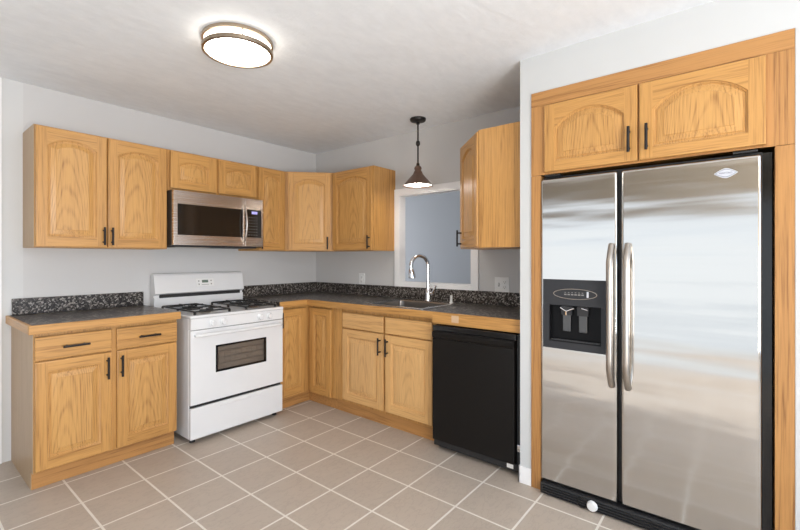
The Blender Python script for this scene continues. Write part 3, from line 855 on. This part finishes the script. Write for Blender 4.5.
for pxx in (cx0_+.085, cx0_+.165):
    m = MB().box(pxx-.020, pxx+.020, -0.690, -0.683, cz0_+.055, cz1_-.045, 'charcoal_light', .003)
    m.extrude_x([(-0.692, cz1_-.05), (-0.683, cz1_-.05), (-0.672, cz1_-.003), (-0.698, cz1_-.003)], pxx-.026, pxx+.026, 'charcoal')
    m.build('paddle', dp)
m = MB()
m.tube([(cx0_+.055, -.698, cz1_-.012), (cx0_+.085, -.698, cz1_-.030), (cx0_+.125, -.698, cz1_-.012)], .004, 'chrome', 8).tube([(cx0_+.085, -.698, cz1_-.030), (cx0_+.085, -.698, cz1_-.05)], .005, 'chrome', 8)
m.tube([(cx0_+.16, -.698, cz1_-.010), (cx0_+.19, -.698, cz1_-.018)], .003, 'chrome', 8)
m.build('water_spout', dp)
# oval control island
cxo, czo = (px0+px1)/2+.005, 1.076
m = MB()
el = [(cxo+.106*math.cos(2*PI*k/40), czo+.026*math.sin(2*PI*k/40)) for k in range(41)]
m.tube([(x, ys-.0008, z) for x, z in el], .0019, 'nickel', 8, ref=(0, 1, 0))
for k in range(6): m.box(cxo-.052+.017*k, cxo-.040+.017*k, ys-.0012, ys, czo-.006, czo+.000, 'grey_btn'); m.box(cxo-.050+.017*k, cxo-.043+.017*k, ys-.0010, ys, czo+.006, czo+.009, 'grey_btn')
m.box(cxo+.058, cxo+.068, ys-.002, ys, czo-.015, czo+.015, 'emblem_white', .002)
m.build('control_oval', dp)
# toe grille
m = MB().box(0.006, 0.935, -0.722, -0.636, 0.004, 0.060, 'black_matte', .004)
for r_ in range(4): m.box(0.02, 0.92, -0.7280, -0.7215, 0.008+.0135*r_, 0.013+.0135*r_, 'black_gloss', .001)
gr = m.build('toe_grille', t)
MB().lathe([(0, .016), (.020, .015), (.024, .009), (.026, 0)], 'white_plastic', 24, RX(PI/2)).build('filter_cap', gr, (0.268, -0.7265, 0.030))
MB().lathe([(0.020, .0), (.022, .005), (.026, .005), (.027, 0)], 'black_gloss', 24, RX(PI/2)).build('filter_bezel', gr, (0.222, -0.7265, 0.031))
for hx_ in (0.02, 0.81): MB().box(hx_, hx_+.08, -0.69, -0.64, 1.7005, 1.7095, 'black_matte', .002).build('hinge_cover', t)

# ------------------------------------------------------------------ outlets
def outlet(label, name, yc, zc, wide):
    t = thing(name, label, 'outlet', (0, yc, zc), -PI/2)
    MB().box(-wide/2, wide/2, -0.006, -0.0005, -.057, .057, 'white_plastic', .003).build('cover_plate', t)
    for cx_ in ([0] if wide < .1 else [-.024, .024]):
        if wide > .1 and cx_ < 0:
            MB().box(cx_-.005, cx_+.005, -0.017, -0.0055, -.006, .010, 'white_plastic', .002).box(cx_-.006, cx_+.006, -0.0068, -0.0055, -.013, .013, 'outlet_slot').build('toggle', t)
            continue
        for cz_ in (-.0195, .0195):
            m = MB().box(cx_-.017, cx_+.017, -0.0085, -0.0055, cz_-.0145, cz_+.0145, 'white_plastic', .003)
            m.box(cx_-.008, cx_-.0055, -0.0089, -0.0080, cz_-.003, cz_+.008, 'outlet_slot').box(cx_+.0055, cx_+.008, -0.0089, -0.0080, cz_-.003, cz_+.008, 'outlet_slot')
            m.box(cx_-.003, cx_+.003, -0.0089, -0.0080, cz_-.010, cz_-.005, 'outlet_slot')
            m.build('socket', t)
outlet('white wall outlet above the backsplash, left of the pass-through', 'wall_outlet', -0.680, 1.058, 0.075)
outlet('wide white switch and outlet plate above the counter beside the refrigerator partition', 'switch_outlet', -2.127, 1.062, 0.116)

# ------------------------------------------------------------------ ceiling light
t = thing('ceiling_light', 'round flush ceiling light with two brushed bronze rings, switched on', 'ceiling light', (-1.818, -1.530, H-.0005))
R_ = 0.172
MB().lathe([(0, 0), (R_-.004, 0), (R_, -.004), (R_, -.020), (R_-.006, -.022), (0, -.022)], 'rim_bronze', 56).build('upper_ring', t)
MB().lathe([(R_-.010, -.022), (R_-.010, -.052)], 'diffuser_side', 56).build('side_diffuser', t)
MB().lathe([(R_-.012, -.050), (R_, -.050), (R_+.002, -.054), (R_, -.068), (R_-.012, -.071), (R_-.016, -.066), (R_-.012, -.050)], 'rim_bronze', 56).build('lower_ring', t)
m = MB().lathe([(R_-.014, -.062), (R_-.03, -.068), (R_*.6, -.078), (R_*.3, -.082), (0, -.083)], 'diffuser', 56)
m.build('diffuser', t)
for a in (0.6, 2.2, 4.3):
    MB().tube([(math.cos(a)*(R_-.004), math.sin(a)*(R_-.004), -.015), (math.cos(a)*(R_-.004), math.sin(a)*(R_-.004), -.060)], .003, 'rim_bronze', 8).build('spacer_post', t)

# ------------------------------------------------------------------ pendant
PX, PY = -0.250, -1.528
t = thing('pendant_lamp', 'dark bronze cone pendant lamp hanging in front of the pass-through', 'pendant light', (PX, PY, H-.0005))
MB().lathe([(0, 0), (.062, 0), (.064, -.006), (.060, -.020), (.045, -.026), (.014, -.030), (.014, -.044), (0, -.044)], 'canopy_black', 32).build('canopy', t)
MB().lathe([(0, -.03), (.0065, -.03), (.0065, -.175), (.013, -.180), (.017, -.190), (.017, -.205), (.013, -.214), (.0065, -.220), (.0065, -.352), (.012, -.357), (.014, -.372), (.010, -.380), (0, -.380)], 'canopy_black', 20).build('stem', t)
MB().lathe([(0, -.378), (.020, -.378), (.028, -.388), (.030, -.402), (.024, -.410), (.030, -.418), (.036, -.432), (.040, -.442), (.118, -.532), (.122, -.536), (.118, -.5365), (.037, -.444), (0, -.440)], 'bronze', 40).build('shade', t)
MB().lathe([(.036, -.446), (.116, -.534)], 'white_plastic', 40).build('shade_liner', t)
MB().lathe([(0, -.545), (.025, -.540), (.037, -.522), (.037, -.505), (.022, -.470), (.013, -.450), (0, -.447)], 'bulb', 24).build('bulb', t)
